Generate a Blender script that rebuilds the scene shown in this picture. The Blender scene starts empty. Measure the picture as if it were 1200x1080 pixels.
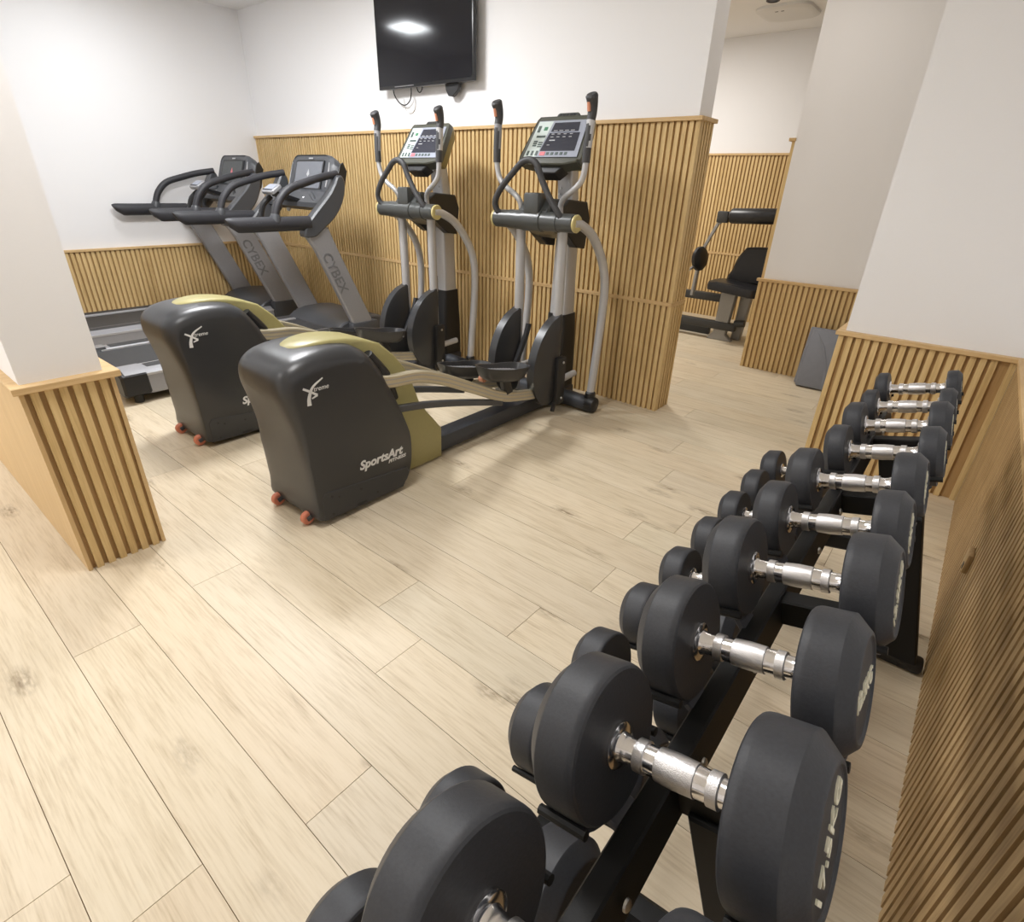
import bpy, bmesh, math, random
from mathutils import Vector, Matrix
random.seed(7)
SC = bpy.context.scene
COL = SC.collection
PI = math.pi
R = math.radians

# ------------------------------------------------------------------ materials
def srgb(r, g, b):
    def f(c):
        c /= 255.0
        return c / 12.92 if c <= .04045 else ((c + .055) / 1.055) ** 2.4
    return (f(r), f(g), f(b), 1)

def new_mat(name):
    m = bpy.data.materials.new(name); m.use_nodes = True
    nt = m.node_tree
    return m, nt, nt.nodes['Principled BSDF']

def N(nt, typ, **kw):
    n = nt.nodes.new(typ)
    for k, v in kw.items(): setattr(n, k, v)
    return n

def plain(name, col, rough=.5, metal=0, bump=0, bscale=60, var=.0, spec=None, coat=0):
    m, nt, p = new_mat(name)
    p.inputs['Base Color'].default_value = col
    p.inputs['Roughness'].default_value = rough
    p.inputs['Metallic'].default_value = metal
    if spec is not None: p.inputs['Specular IOR Level'].default_value = spec
    if coat: p.inputs['Coat Weight'].default_value = coat
    tc = N(nt, 'ShaderNodeTexCoord')
    nz = N(nt, 'ShaderNodeTexNoise'); nz.inputs['Scale'].default_value = bscale; nz.inputs['Detail'].default_value = 3
    nt.links.new(tc.outputs['Object'], nz.inputs['Vector'])
    if var:
        mx = N(nt, 'ShaderNodeMix', data_type='RGBA')
        a = tuple(c * (1 - var) for c in col[:3]) + (1,); b = tuple(min(1, c * (1 + var)) for c in col[:3]) + (1,)
        mx.inputs[6].default_value = a; mx.inputs[7].default_value = b
        nt.links.new(nz.outputs['Fac'], mx.inputs[0]); nt.links.new(mx.outputs[2], p.inputs['Base Color'])
    if bump:
        bp = N(nt, 'ShaderNodeBump'); bp.inputs['Strength'].default_value = bump; bp.inputs['Distance'].default_value = .002
        nt.links.new(nz.outputs['Fac'], bp.inputs['Height']); nt.links.new(bp.outputs['Normal'], p.inputs['Normal'])
    return m

def wood_slat(name, axis='Z', base=(.63, .45, .21, 1), dark=(.47, .31, .13, 1), light=(.73, .545, .28, 1)):
    m, nt, p = new_mat(name)
    tc = N(nt, 'ShaderNodeTexCoord'); mp = N(nt, 'ShaderNodeMapping')
    s = {'Z': (26, 26, 1.3), 'X': (1.3, 26, 26), 'Y': (26, 1.3, 26)}[axis]
    mp.inputs['Scale'].default_value = s
    nt.links.new(tc.outputs['Object'], mp.inputs['Vector'])
    n1 = N(nt, 'ShaderNodeTexNoise'); n1.inputs['Scale'].default_value = 1.0; n1.inputs['Detail'].default_value = 5; n1.inputs['Roughness'].default_value = .6
    nt.links.new(mp.outputs[0], n1.inputs['Vector'])
    mp2 = N(nt, 'ShaderNodeMapping'); mp2.inputs['Scale'].default_value = tuple(v * 7 for v in s)
    nt.links.new(tc.outputs['Object'], mp2.inputs['Vector'])
    n2 = N(nt, 'ShaderNodeTexNoise'); n2.inputs['Scale'].default_value = 1.0; n2.inputs['Detail'].default_value = 3
    nt.links.new(mp2.outputs[0], n2.inputs['Vector'])
    ad = N(nt, 'ShaderNodeMath', operation='MULTIPLY_ADD'); ad.inputs[1].default_value = .4
    nt.links.new(n2.outputs['Fac'], ad.inputs[0])
    sc = N(nt, 'ShaderNodeMath', operation='MULTIPLY'); sc.inputs[1].default_value = .62
    nt.links.new(n1.outputs['Fac'], sc.inputs[0]); nt.links.new(sc.outputs[0], ad.inputs[2])
    cr = N(nt, 'ShaderNodeValToRGB')
    cr.color_ramp.elements[0].position = .32; cr.color_ramp.elements[0].color = dark
    cr.color_ramp.elements[1].position = .70; cr.color_ramp.elements[1].color = light
    e = cr.color_ramp.elements.new(.5); e.color = base
    nt.links.new(ad.outputs[0], cr.inputs['Fac']); nt.links.new(cr.outputs['Color'], p.inputs['Base Color'])
    p.inputs['Roughness'].default_value = .48
    p.inputs['Specular IOR Level'].default_value = .3
    return m

def floor_mat():
    m, nt, p = new_mat('oak_laminate')
    uv = N(nt, 'ShaderNodeUVMap'); uv.uv_map = 'plank'
    at = N(nt, 'ShaderNodeAttribute'); at.attribute_name = 'tone'
    # long soft grain bands
    mp = N(nt, 'ShaderNodeMapping'); mp.inputs['Scale'].default_value = (1.5, 15, 1)
    nt.links.new(uv.outputs[0], mp.inputs['Vector'])
    warp = N(nt, 'ShaderNodeTexNoise'); warp.inputs['Scale'].default_value = 2.2; warp.inputs['Detail'].default_value = 2
    nt.links.new(uv.outputs[0], warp.inputs['Vector'])
    wv = N(nt, 'ShaderNodeMix', data_type='VECTOR'); wv.inputs[0].default_value = .16
    nt.links.new(mp.outputs[0], wv.inputs[4]); nt.links.new(warp.outputs['Color'], wv.inputs[5])
    n1 = N(nt, 'ShaderNodeTexNoise'); n1.inputs['Scale'].default_value = 2.0; n1.inputs['Detail'].default_value = 9; n1.inputs['Roughness'].default_value = .70; n1.inputs['Distortion'].default_value = .4
    nt.links.new(wv.outputs[1], n1.inputs['Vector'])
    # fine fibres
    mp2 = N(nt, 'ShaderNodeMapping'); mp2.inputs['Scale'].default_value = (7, 150, 1)
    nt.links.new(uv.outputs[0], mp2.inputs['Vector'])
    n2 = N(nt, 'ShaderNodeTexNoise'); n2.inputs['Scale'].default_value = 1.0; n2.inputs['Detail'].default_value = 4
    nt.links.new(mp2.outputs[0], n2.inputs['Vector'])
    ad = N(nt, 'ShaderNodeMath', operation='MULTIPLY_ADD'); ad.inputs[1].default_value = .58
    nt.links.new(n1.outputs['Fac'], ad.inputs[0])
    sc = N(nt, 'ShaderNodeMath', operation='MULTIPLY'); sc.inputs[1].default_value = .42
    nt.links.new(n2.outputs['Fac'], sc.inputs[0]); nt.links.new(sc.outputs[0], ad.inputs[2])
    cr = N(nt, 'ShaderNodeValToRGB'); els = cr.color_ramp.elements
    els[0].position = .30; els[0].color = (.43, .345, .235, 1)
    els[1].position = .66; els[1].color = (.70, .61, .465, 1)
    e = els.new(.42); e.color = (.585, .49, .35, 1)
    e = els.new(.52); e.color = (.665, .572, .425, 1)
    nt.links.new(ad.outputs[0], cr.inputs['Fac'])
    # knots
    mk = N(nt, 'ShaderNodeMapping'); mk.inputs['Scale'].default_value = (3.0, 7.0, 1)
    nt.links.new(uv.outputs[0], mk.inputs['Vector'])
    wk = N(nt, 'ShaderNodeMix', data_type='VECTOR'); wk.inputs[0].default_value = .16
    wn = N(nt, 'ShaderNodeTexNoise'); wn.inputs['Scale'].default_value = 9; wn.inputs['Detail'].default_value = 3
    nt.links.new(uv.outputs[0], wn.inputs['Vector'])
    nt.links.new(mk.outputs[0], wk.inputs[4]); nt.links.new(wn.outputs['Color'], wk.inputs[5])
    vo = N(nt, 'ShaderNodeTexVoronoi'); vo.inputs['Scale'].default_value = 1.0
    nt.links.new(wk.outputs[1], vo.inputs['Vector'])
    kr = N(nt, 'ShaderNodeMapRange'); kr.inputs['From Min'].default_value = .04; kr.inputs['From Max'].default_value = .24
    kr.inputs['To Min'].default_value = 1; kr.inputs['To Max'].default_value = 0
    nt.links.new(vo.outputs['Distance'], kr.inputs['Value'])
    sel = N(nt, 'ShaderNodeSeparateColor'); nt.links.new(vo.outputs['Color'], sel.inputs[0])
    gt = N(nt, 'ShaderNodeMath', operation='GREATER_THAN'); gt.inputs[1].default_value = .30
    nt.links.new(sel.outputs[0], gt.inputs[0])
    km = N(nt, 'ShaderNodeMath', operation='MULTIPLY'); nt.links.new(kr.outputs[0], km.inputs[0]); nt.links.new(gt.outputs[0], km.inputs[1])
    kb = N(nt, 'ShaderNodeMath', operation='MULTIPLY'); nt.links.new(km.outputs[0], kb.inputs[0])
    kn = N(nt, 'ShaderNodeTexNoise'); kn.inputs['Scale'].default_value = 1; kn.inputs['Detail'].default_value = 4
    mk3 = N(nt, 'ShaderNodeMapping'); mk3.inputs['Scale'].default_value = (25, 90, 1); nt.links.new(uv.outputs[0], mk3.inputs['Vector']); nt.links.new(mk3.outputs[0], kn.inputs['Vector'])
    kq = N(nt, 'ShaderNodeMapRange'); kq.inputs['From Min'].default_value = .33; kq.inputs['From Max'].default_value = .66
    nt.links.new(kn.outputs['Fac'], kq.inputs['Value']); nt.links.new(kq.outputs[0], kb.inputs[1])
    mx = N(nt, 'ShaderNodeMix', data_type='RGBA'); mx.inputs[7].default_value = (.23, .17, .105, 1)
    nt.links.new(kb.outputs[0], mx.inputs[0]); nt.links.new(cr.outputs['Color'], mx.inputs[6])
    # per-plank tone
    mu = N(nt, 'ShaderNodeMix', data_type='RGBA', blend_type='MULTIPLY'); mu.inputs[0].default_value = 1
    nt.links.new(mx.outputs[2], mu.inputs[6]); nt.links.new(at.outputs['Color'], mu.inputs[7])
    nt.links.new(mu.outputs[2], p.inputs['Base Color'])
    p.inputs['Roughness'].default_value = .42
    p.inputs['Specular IOR Level'].default_value = .35
    bp = N(nt, 'ShaderNodeBump'); bp.inputs['Strength'].default_value = .08; bp.inputs['Distance'].default_value = .001
    nt.links.new(n2.outputs['Fac'], bp.inputs['Height']); nt.links.new(bp.outputs['Normal'], p.inputs['Normal'])
    return m

def knurl_mat():
    m, nt, p = new_mat('knurled_chrome')
    p.inputs['Base Color'].default_value = (.70, .70, .72, 1); p.inputs['Metallic'].default_value = 1; p.inputs['Roughness'].default_value = .34
    tc = N(nt, 'ShaderNodeTexCoord'); mp = N(nt, 'ShaderNodeMapping'); mp.inputs['Rotation'].default_value = (.6, .5, .8)
    nt.links.new(tc.outputs['Object'], mp.inputs['Vector'])
    w = N(nt, 'ShaderNodeTexVoronoi'); w.inputs['Scale'].default_value = 900
    nt.links.new(mp.outputs[0], w.inputs['Vector'])
    bp = N(nt, 'ShaderNodeBump'); bp.inputs['Strength'].default_value = .35; bp.inputs['Distance'].default_value = .0006
    nt.links.new(w.outputs['Distance'], bp.inputs['Height']); nt.links.new(bp.outputs['Normal'], p.inputs['Normal'])
    return m

M = {}
M['floor'] = floor_mat()
M['gap'] = plain('floor_joint', srgb(120, 95, 65), .9, var=.2)
M['wallp'] = plain('white_wall_paint', (.83, .825, .83, 1), .72, bump=.05, bscale=180, var=.012)
M['ceil'] = plain('white_ceiling_paint', (.84, .835, .83, 1), .8, bump=.03, bscale=150)
M['slat'] = wood_slat('oak_slat_vertical', 'Z')
M['slatR'] = wood_slat('shaded_oak_slat', 'Z', (.43, .285, .135, 1), (.27, .165, .07, 1), (.56, .395, .20, 1))  # browner oak grain, darkened to stand in for the right wall's dim light
M['backing'] = wood_slat('oak_slat_recess', 'Z', (.42, .265, .115, 1), (.32, .20, .08, 1), (.48, .31, .14, 1))
M['ledgeX'] = wood_slat('oak_ledge_long', 'X', (.60, .41, .20, 1), (.48, .31, .14, 1), (.70, .50, .27, 1))
M['ledgeY'] = wood_slat('oak_ledge_cross', 'Y', (.60, .41, .20, 1), (.48, .31, .14, 1), (.70, .50, .27, 1))
M['panel'] = wood_slat('oak_flat_panel', 'Z', (.60, .42, .21, 1), (.55, .37, .18, 1), (.66, .47, .25, 1))
M['rubber'] = plain('black_rubber', (.032, .034, .040, 1), .50, bump=.12, bscale=260, var=.25, spec=.40)
M['rubberD'] = plain('black_rubber_face', (.018, .018, .019, 1), .6, bump=.1, bscale=260, spec=.35)
M['chrome'] = plain('polished_chrome', (.80, .80, .82, 1), .15, 1, var=.02)
M['knurl'] = knurl_mat()
M['rackblk'] = plain('black_powder_coat', (.010, .010, .010, 1), .55, bump=.12, bscale=400, spec=.28)
M['saddle'] = plain('dark_grey_saddle', (.045, .046, .055, 1), .45, bump=.08, bscale=200)
M['bolt'] = plain('zinc_bolt', (.55, .55, .55, 1), .35, 1)
M['cream'] = plain('cream_lettering', srgb(232, 228, 205), .6, var=.06)
M['white'] = plain('white_lettering', srgb(225, 226, 226), .5)
M['shroud'] = plain('charcoal_plastic', (.032, .033, .036, 1), .34, bump=.05, bscale=500, var=.1, spec=.5)
M['blk'] = plain('black_plastic', (.013, .013, .014, 1), .42, bump=.05, bscale=400)
M['gold'] = plain('olive_gold_plastic', srgb(160, 152, 102), .38, var=.05, spec=.5)
M['olived'] = plain('dark_gold_plastic', srgb(128, 116, 72), .4, var=.05)
M['capgold'] = plain('pale_gold_cap', srgb(190, 176, 120), .4, var=.05)
M['silver'] = plain('silver_paint', (.50, .50, .51, 1), .36, .35, var=.04)
M['silverD'] = plain('satin_steel', (.42, .42, .43, 1), .3, .8, var=.04)
M['railgold'] = plain('champagne_rail', srgb(196, 188, 165), .33, .55, var=.04)
M['base'] = plain('slate_grey_tube', (.040, .044, .054, 1), .45, var=.08)
M['hub'] = plain('dark_olive_plastic', (.055, .058, .056, 1), .33, var=.06, spec=.5)
M['grip'] = plain('charcoal_foam_grip', (.045, .045, .048, 1), .55, bump=.2, bscale=300)
M['frameol'] = plain('olive_console_frame', srgb(74, 75, 66), .38, var=.05, spec=.5)
M['dispw'] = plain('pale_keypad', srgb(150, 155, 168), .35)
M['keyf'] = plain('light_key_field', srgb(196, 207, 203), .4)
M['disp'] = plain('dark_display', srgb(50, 52, 62), .22)
M['key'] = plain('dark_key', srgb(70, 84, 80), .4)
M['red'] = plain('red_key', srgb(205, 110, 118), .4)
M['green'] = plain('green_key', srgb(60, 120, 86), .4)
M['orange'] = plain('orange_plastic', srgb(208, 142, 112), .4, var=.08)
M['wheel'] = plain('orange_wheel', srgb(206, 126, 100), .45, var=.1)
M['tmgrey'] = plain('metallic_grey_paint', (.29, .29, .305, 1), .42, .2, var=.05)
M['tmdark'] = plain('dark_grey_plastic', (.060, .063, .070, 1), .36, var=.06, spec=.5)
M['tmfoam'] = plain('black_foam', (.026, .026, .031, 1), .55, bump=.15, bscale=300)
M['belt'] = plain('treadmill_belt', (.040, .041, .044, 1), .6, bump=.3, bscale=700)
M['screen'] = plain('grey_screen', srgb(104, 107, 114), .16, var=.05)
M['screenD'] = plain('dark_screen', srgb(50, 55, 57), .16)
M['badge'] = plain('silver_badge', srgb(190, 192, 196), .3, .5)
M['engrave'] = plain('dark_badge', (.15, .15, .157, 1), .5)
M['tv'] = plain('glossy_black_screen', (.006, .006, .009, 1), .10, spec=.5)
M['tvb'] = plain('black_bezel', (.008, .008, .009, 1), .3)
M['vinyl'] = plain('black_vinyl', (.010, .010, .012, 1), .38, bump=.08, bscale=90)
M['mgrey'] = plain('machine_grey_paint', (.29, .285, .275, 1), .4, .2, var=.05)
M['mdark'] = plain('machine_dark_paint', (.035, .036, .036, 1), .45, var=.06)
M['mat'] = plain('grey_mat_cover', (.20, .21, .24, 1), .6, bump=.3, bscale=25, var=.08)
M['whitepl'] = plain('white_plastic', (.70, .69, .67, 1), .5)
M['vent'] = plain('dark_vent', (.05, .045, .045, 1), .6)

# ------------------------------------------------------------------ mesh builder
def catmull(pts, k=6):
    P = [Vector(p) for p in pts]
    if len(P) < 3 or k < 2: return P
    out = []
    for i in range(len(P) - 1):
        p0 = P[i - 1] if i else P[0] * 2 - P[1]
        p1, p2 = P[i], P[i + 1]
        p3 = P[i + 2] if i + 2 < len(P) else P[-1] * 2 - P[-2]
        for j in range(k):
            t = j / k
            out.append(.5 * ((2 * p1) + (p2 - p0) * t + (2 * p0 - 5 * p1 + 4 * p2 - p3) * t * t + (3 * p1 - p0 - 3 * p2 + p3) * t ** 3))
    out.append(P[-1])
    return out

def closed_catmull(pts, k=6):
    P = [Vector((p[0], p[1], 0)) for p in pts]; n = len(P); out = []
    for i in range(n):
        p0, p1, p2, p3 = P[i - 1], P[i], P[(i + 1) % n], P[(i + 2) % n]
        for j in range(k):
            t = j / k
            q = .5 * ((2 * p1) + (p2 - p0) * t + (2 * p0 - 5 * p1 + 4 * p2 - p3) * t * t + (3 * p1 - p0 - 3 * p2 + p3) * t ** 3)
            out.append((q.x, q.y))
    return out

class MB:
    def __init__(s, off=(0, 0, 0), mat=None):
        s.bm = bmesh.new(); s.off = Vector(off); s.xf = mat
    def v(s, p):
        p = Vector(p)
        if s.xf is not None: p = s.xf @ p
        return s.bm.verts.new(p - s.off)
    def face(s, vs):
        try: return s.bm.faces.new(vs)
        except ValueError: return None
    def box(s, x0, x1, y0, y1, z0, z1, bev=0, seg=2):
        vs = [s.v((x, y, z)) for x in (x0, x1) for y in (y0, y1) for z in (z0, z1)]
        fs = [s.face([vs[i] for i in q]) for q in ((0, 1, 3, 2), (4, 6, 7, 5), (0, 4, 5, 1), (2, 3, 7, 6), (0, 2, 6, 4), (1, 5, 7, 3))]
        if bev:
            es = list({e for f in fs for e in f.edges})
            bmesh.ops.bevel(s.bm, geom=es, offset=bev, segments=seg, affect='EDGES', profile=.5)
        return s
    def ring(s, pts): return [s.v(p) for p in pts]
    def bridge(s, a, b, close=True):
        n = len(a)
        for i in range(n if close else n - 1):
            j = (i + 1) % n; s.face((a[i], a[j], b[j], b[i]))
    def loft(s, rings, cap=True):
        V = [s.ring(r) for r in rings]
        for a, b in zip(V, V[1:]): s.bridge(a, b)
        if cap:
            s.face(list(reversed(V[0]))); s.face(V[-1])
        return s
    def prism(s, poly, axis, a0, a1, bev=0):
        """poly in the two other axes (order yz / xz / xy), extruded along axis with an optional small bevel"""
        def mk(p, a):
            return {'x': (a, p[0], p[1]), 'y': (p[0], a, p[1]), 'z': (p[0], p[1], a)}[axis]
        if bev:
            q = inset(poly, bev)
            sg = 1 if a1 > a0 else -1
            rings = [[mk(p, a0) for p in q], [mk(p, a0 + sg * bev) for p in poly], [mk(p, a1 - sg * bev) for p in poly], [mk(p, a1) for p in q]]
        else:
            rings = [[mk(p, a0) for p in poly], [mk(p, a1) for p in poly]]
        return s.loft(rings)
    def tube(s, pts, r, n=12, k=6, cap=True, sx=1.0):
        P = catmull(pts, k)
        m = len(P)
        rad = r if isinstance(r, (list, tuple)) else [r] * len(pts)
        rr = []
        for i in range(m):
            t = i / (m - 1) * (len(rad) - 1); a = min(int(t), len(rad) - 2) if len(rad) > 1 else 0
            rr.append(rad[a] + (rad[min(a + 1, len(rad) - 1)] - rad[a]) * (t - a))
        T = [(P[min(i + 1, m - 1)] - P[max(i - 1, 0)]).normalized() for i in range(m)]
        up = Vector((0, 0, 1)) if abs(T[0].z) < .9 else Vector((1, 0, 0))
        u = (up - T[0] * up.dot(T[0])).normalized()
        rings = []
        for i in range(m):
            u = (u - T[i] * u.dot(T[i])).normalized(); w = T[i].cross(u)
            rings.append([P[i] + (u * math.cos(2 * PI * j / n) + w * math.sin(2 * PI * j / n) * sx) * rr[i] for j in range(n)])
        return s.loft(rings, cap)
    def bar(s, pts, w, h, k=6, up=(0, 0, 1)):
        """rectangular section w (sideways) x h swept along pts"""
        P = catmull(pts, k); m = len(P); rings = []
        up = Vector(up)
        for i in range(m):
            t = (P[min(i + 1, m - 1)] - P[max(i - 1, 0)]).normalized()
            sd = t.cross(up).normalized(); u = sd.cross(t)
            c = min(w, h) * .18
            rings.append([P[i] + sd * a + u * b for a, b in ((w / 2 - c, -h / 2), (w / 2, -h / 2 + c), (w / 2, h / 2 - c), (w / 2 - c, h / 2), (-w / 2 + c, h / 2), (-w / 2, h / 2 - c), (-w / 2, -h / 2 + c), (-w / 2 + c, -h / 2))])
        return s.loft(rings)
    def lathe(s, prof, o=(0, 0, 0), axis=(1, 0, 0), n=32, cap=True):
        o = Vector(o); a = Vector(axis).normalized()
        up = Vector((0, 0, 1)) if abs(a.z) < .9 else Vector((0, 1, 0))
        u = (up - a * up.dot(a)).normalized(); w = a.cross(u)
        return s.loft([[o + a * t + (u * math.cos(2 * PI * j / n) + w * math.sin(2 * PI * j / n)) * max(r, 1e-4) for j in range(n)] for t, r in prof], cap)
    def build(s, name, mat, parent=None, sharp=35):
        bmesh.ops.remove_doubles(s.bm, verts=s.bm.verts, dist=1e-6)
        bmesh.ops.recalc_face_normals(s.bm, faces=s.bm.faces)
        me = bpy.data.meshes.new(name); s.bm.to_mesh(me); s.bm.free()
        me.materials.append(mat)
        me.shade_smooth(); me.set_sharp_from_angle(angle=R(sharp))
        o = bpy.data.objects.new(name, me); COL.objects.link(o)
        if parent is not None: o.parent = parent
        return o

def build_each(mb, name, mat, parent, sharp=35):
    """every loose piece of the builder becomes an object of its own"""
    bm = mb.bm; bm.verts.ensure_lookup_table(); seen = set(); out = []
    for v0 in bm.verts:
        if v0 in seen: continue
        st = [v0]; isl = []
        seen.add(v0)
        while st:
            v = st.pop(); isl.append(v)
            for e in v.link_edges:
                w = e.other_vert(v)
                if w not in seen: seen.add(w); st.append(w)
        n = MB(); idx = {v: n.bm.verts.new(v.co) for v in isl}
        for f in {f for v in isl for f in v.link_faces}: n.bm.faces.new([idx[v] for v in f.verts])
        out.append(n.build(name, mat, parent, sharp))
    bm.free()
    return out

def inset(poly, d, wfun=None):
    n = len(poly)
    area = sum(poly[i][0] * poly[(i + 1) % n][1] - poly[(i + 1) % n][0] * poly[i][1] for i in range(n))
    sg = 1 if area > 0 else -1
    out = []
    for i in range(n):
        a, b, c = poly[i - 1], poly[i], poly[(i + 1) % n]
        e1 = Vector((b[0] - a[0], b[1] - a[1])); e2 = Vector((c[0] - b[0], c[1] - b[1]))
        if e1.length < 1e-9 or e2.length < 1e-9: out.append(b); continue
        e1.normalize(); e2.normalize()
        n1 = Vector((-e1.y, e1.x)) * sg; n2 = Vector((-e2.y, e2.x)) * sg
        m = n1 + n2
        if m.length < 1e-6: m = n1
        m.normalize()
        k = min(1 / max(m.dot(n1), .35), 2.0)
        w = wfun(b) if wfun else 1
        out.append((b[0] + m.x * d * k * w, b[1] + m.y * d * k * w))
    return out

def rrect(x0, x1, y0, y1, r, n=5):
    pts = []
    for cx, cy, a0 in ((x1 - r, y1 - r, 0), (x0 + r, y1 - r, 90), (x0 + r, y0 + r, 180), (x1 - r, y0 + r, 270)):
        for i in range(n + 1):
            a = R(a0 + 90 * i / n); pts.append((cx + r * math.cos(a), cy + r * math.sin(a)))
    return pts

def text_obj(name, s, size, mat, parent, origin, xdir, ydir, depth=.0015, shear=0, align='LEFT', sx=1.0, bold=0):
    cu = bpy.data.curves.new(name, 'FONT'); cu.body = s; cu.size = size; cu.extrude = depth; cu.shear = shear
    cu.align_x = align; cu.resolution_u = 3; cu.offset = bold
    t = bpy.data.objects.new(name, cu); COL.objects.link(t)
    bpy.context.view_layer.update()
    me = bpy.data.meshes.new_from_object(t.evaluated_get(bpy.context.evaluated_depsgraph_get()))
    bpy.data.objects.remove(t)
    X = Vector(xdir).normalized(); Y = Vector(ydir); Y = (Y - X * X.dot(Y)).normalized(); Z = X.cross(Y)
    mt = Matrix(((X.x * sx, Y.x, Z.x, origin[0]), (X.y * sx, Y.y, Z.y, origin[1]), (X.z * sx, Y.z, Z.z, origin[2]), (0, 0, 0, 1)))
    me.transform(mt); me.materials.clear(); me.materials.append(mat); me.name = name
    o = bpy.data.objects.new(name, me); COL.objects.link(o)
    if parent is not None: o.parent = parent
    return o

def thing(name, label, cat, loc=(0, 0, 0), rot=(0, 0, 0), group=None):
    o = bpy.data.objects.new(name, None); COL.objects.link(o); o.empty_display_size = .1
    o.location = loc; o.rotation_euler = rot
    o['label'] = label; o['category'] = cat
    if group: o['group'] = group
    return o

def struct(o, label=None):
    o['kind'] = 'structure'
    if label: o['label'] = label
    return o

def copy_tree(o, parent=None):
    c = o.copy(); COL.objects.link(c)
    if parent is not None: c.parent = parent
    for ch in list(o.children): copy_tree(ch, c)
    return c

# ------------------------------------------------------------------ the room
XL, XR = -6.45, .267           # left and right wall planes
YB, YF, YN = 3.466, 7.0, -3.0  # slat face of the back wall, far wall, wall behind the camera
ZC = 2.86                      # ceiling
LOW, HIGH = .765, 1.79         # tops of the two wainscot heights
SD = .016                      # slat depth

def make_floor():
    me = bpy.data.meshes.new('floor'); bm = bmesh.new()
    uvl = bm.loops.layers.uv.new('plank'); tl = bm.loops.layers.color.new('tone')
    known = {-1: -.963, 0: -1.895, 1: -.861, 2: -1.968, 3: -1.105, 5: -.888, 7: -.793}
    pitch, y0, Lp, g = .2005, .108, 1.90, .0009
    x0, x1 = XL - .05, XR + .05
    for k in range(int((YN - y0) / pitch) - 1, int((YF + .1 - y0) / pitch) + 1):
        ya, yb = y0 + k * pitch + g, y0 + (k + 1) * pitch - g
        e = known.get(k, -1 + random.random() * Lp)
        e -= math.ceil((e - x0) / Lp) * Lp
        while e < x1:
            a, b = max(e + g, x0), min(e + Lp - g, x1)
            if b > a:
                ox, oy = random.uniform(0, 60), random.uniform(0, 60)
                t = random.uniform(.965, 1.02); w = random.uniform(-.008, .008)
                top = [bm.verts.new((x, y, 0)) for x, y in ((a, ya), (b, ya), (b, yb), (a, yb))]
                bot = [bm.verts.new((v.co.x, v.co.y, -.004)) for v in top]
                fs = [bm.faces.new(top)] + [bm.faces.new((top[i], bot[i], bot[(i + 1) % 4], top[(i + 1) % 4])) for i in range(4)]
                for f in fs:
                    for l in f.loops:
                        l[uvl].uv = (l.vert.co.x + ox, l.vert.co.y + oy); l[tl] = (t + w, t, t - w, 1)
            e += Lp
    vs = [bm.verts.new(p) for p in ((x0, YN - .05, -.0035), (x1, YN - .05, -.0035), (x1, YF + .1, -.0035), (x0, YF + .1, -.0035))]
    f = bm.faces.new(vs); f.material_index = 1
    bmesh.ops.recalc_face_normals(bm, faces=bm.faces)
    bm.to_mesh(me); bm.free()
    me.materials.append(M['floor']); me.materials.append(M['gap'])
    o = bpy.data.objects.new('floor', me); COL.objects.link(o)
    return struct(o)
make_floor()
struct(MB().box(XL - .1, XR + .1, YN - .1, YF + .1, ZC, ZC + .1).build('ceiling', M['ceil']))

def wall(name, *b): return struct(MB().box(*b).build(name, M['wallp']))
wall('wall_left', XL - .12, XL, YN, YF, 0, ZC)
wall('wall_right', XR + .0245, XR + .145, YN, YF, 0, ZC)
wall('wall_front', XL, XR + .0245, YN - .12, YN, 0, ZC)
wall('wall_far', XL, XR + .0245, YF, YF + .12, 0, ZC)
BE = -1.486                                             # right end of the back wall
wall('wall_back', XL, BE - .024, YB + .024, YB + .205, 0, ZC)
wall('wall_partition', XL, -2.36 - .0245, .29 + .0125, .57 - .0245, 0, ZC)   # the low-left partition with the slatted end
wall('wall_corner', -.462, XR + .0245, 3.40 + .024, 3.75, 0, ZC)                   # stub wall behind the dumbbells
wall('wall_hallway', -1.40, XR + .0245, 5.06 + .024, 5.40, 0, ZC)                  # wall of the passage to the back

tn = [0]
def slats(p0, u, n, length, z0, z1, pitch=.0408, w=.0255, edge=True, mat='slat', rail=None, phase=None, corner=False):
    """vertical slats on a dark-oak backing; p0 = corner on the slat front plane, u = run direction, n = outward normal"""
    tn[0] += 1
    u = Vector(u); n = Vector(n); p0 = Vector(p0)
    nm = 'trim_%d' % tn[0]
    b = MB()
    def bx(mb, a0, a1, d0, d1, za, zb):
        vs = []
        for a in (a0, a1):
            for d in (d0, d1):
                for z in (za, zb):
                    q = p0 + u * a - n * d; vs.append(mb.v((q.x, q.y, z)))
        for q in ((0, 1, 3, 2), (4, 6, 7, 5), (0, 4, 5, 1), (2, 3, 7, 6), (0, 2, 6, 4), (1, 5, 7, 3)): mb.face([vs[i] for i in q])
    s0 = SD + .004 if corner else 0
    bx(b, s0, length - .003, SD, SD + .008, z0, z1)
    root = struct(b.build(nm, M['backing']))
    s = MB()
    a = phase if phase is not None else 0
    if corner: a += pitch * .6
    if edge and not corner: bx(s, 0, w, 0, SD + .0075, z0, z1)
    while a + w <= length - (w + .006 if edge else .002):
        if not (edge and not corner and a < w + .004): bx(s, a, a + w, 0, SD + .002, z0, z1)
        a += pitch
    if edge: bx(s, length - w, length, 0, SD + .0075, z0, z1)
    s.build('slat_row', M[mat], root)
    if rail:
        r = MB(); bx(r, 0, length, -.006, SD + .001, rail - .012, rail + .012)
        r.build('rail', M['ledgeX'], root)
    return root

def ledge(x0, x1, y0, y1, z, t=.022, mat='ledgeX', parent=None):
    tn[0] += 1
    o = MB().box(x0, x1, y0, y1, z - t, z, .002, 1).build('trim_%d' % tn[0], M[mat])
    return struct(o)

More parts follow.
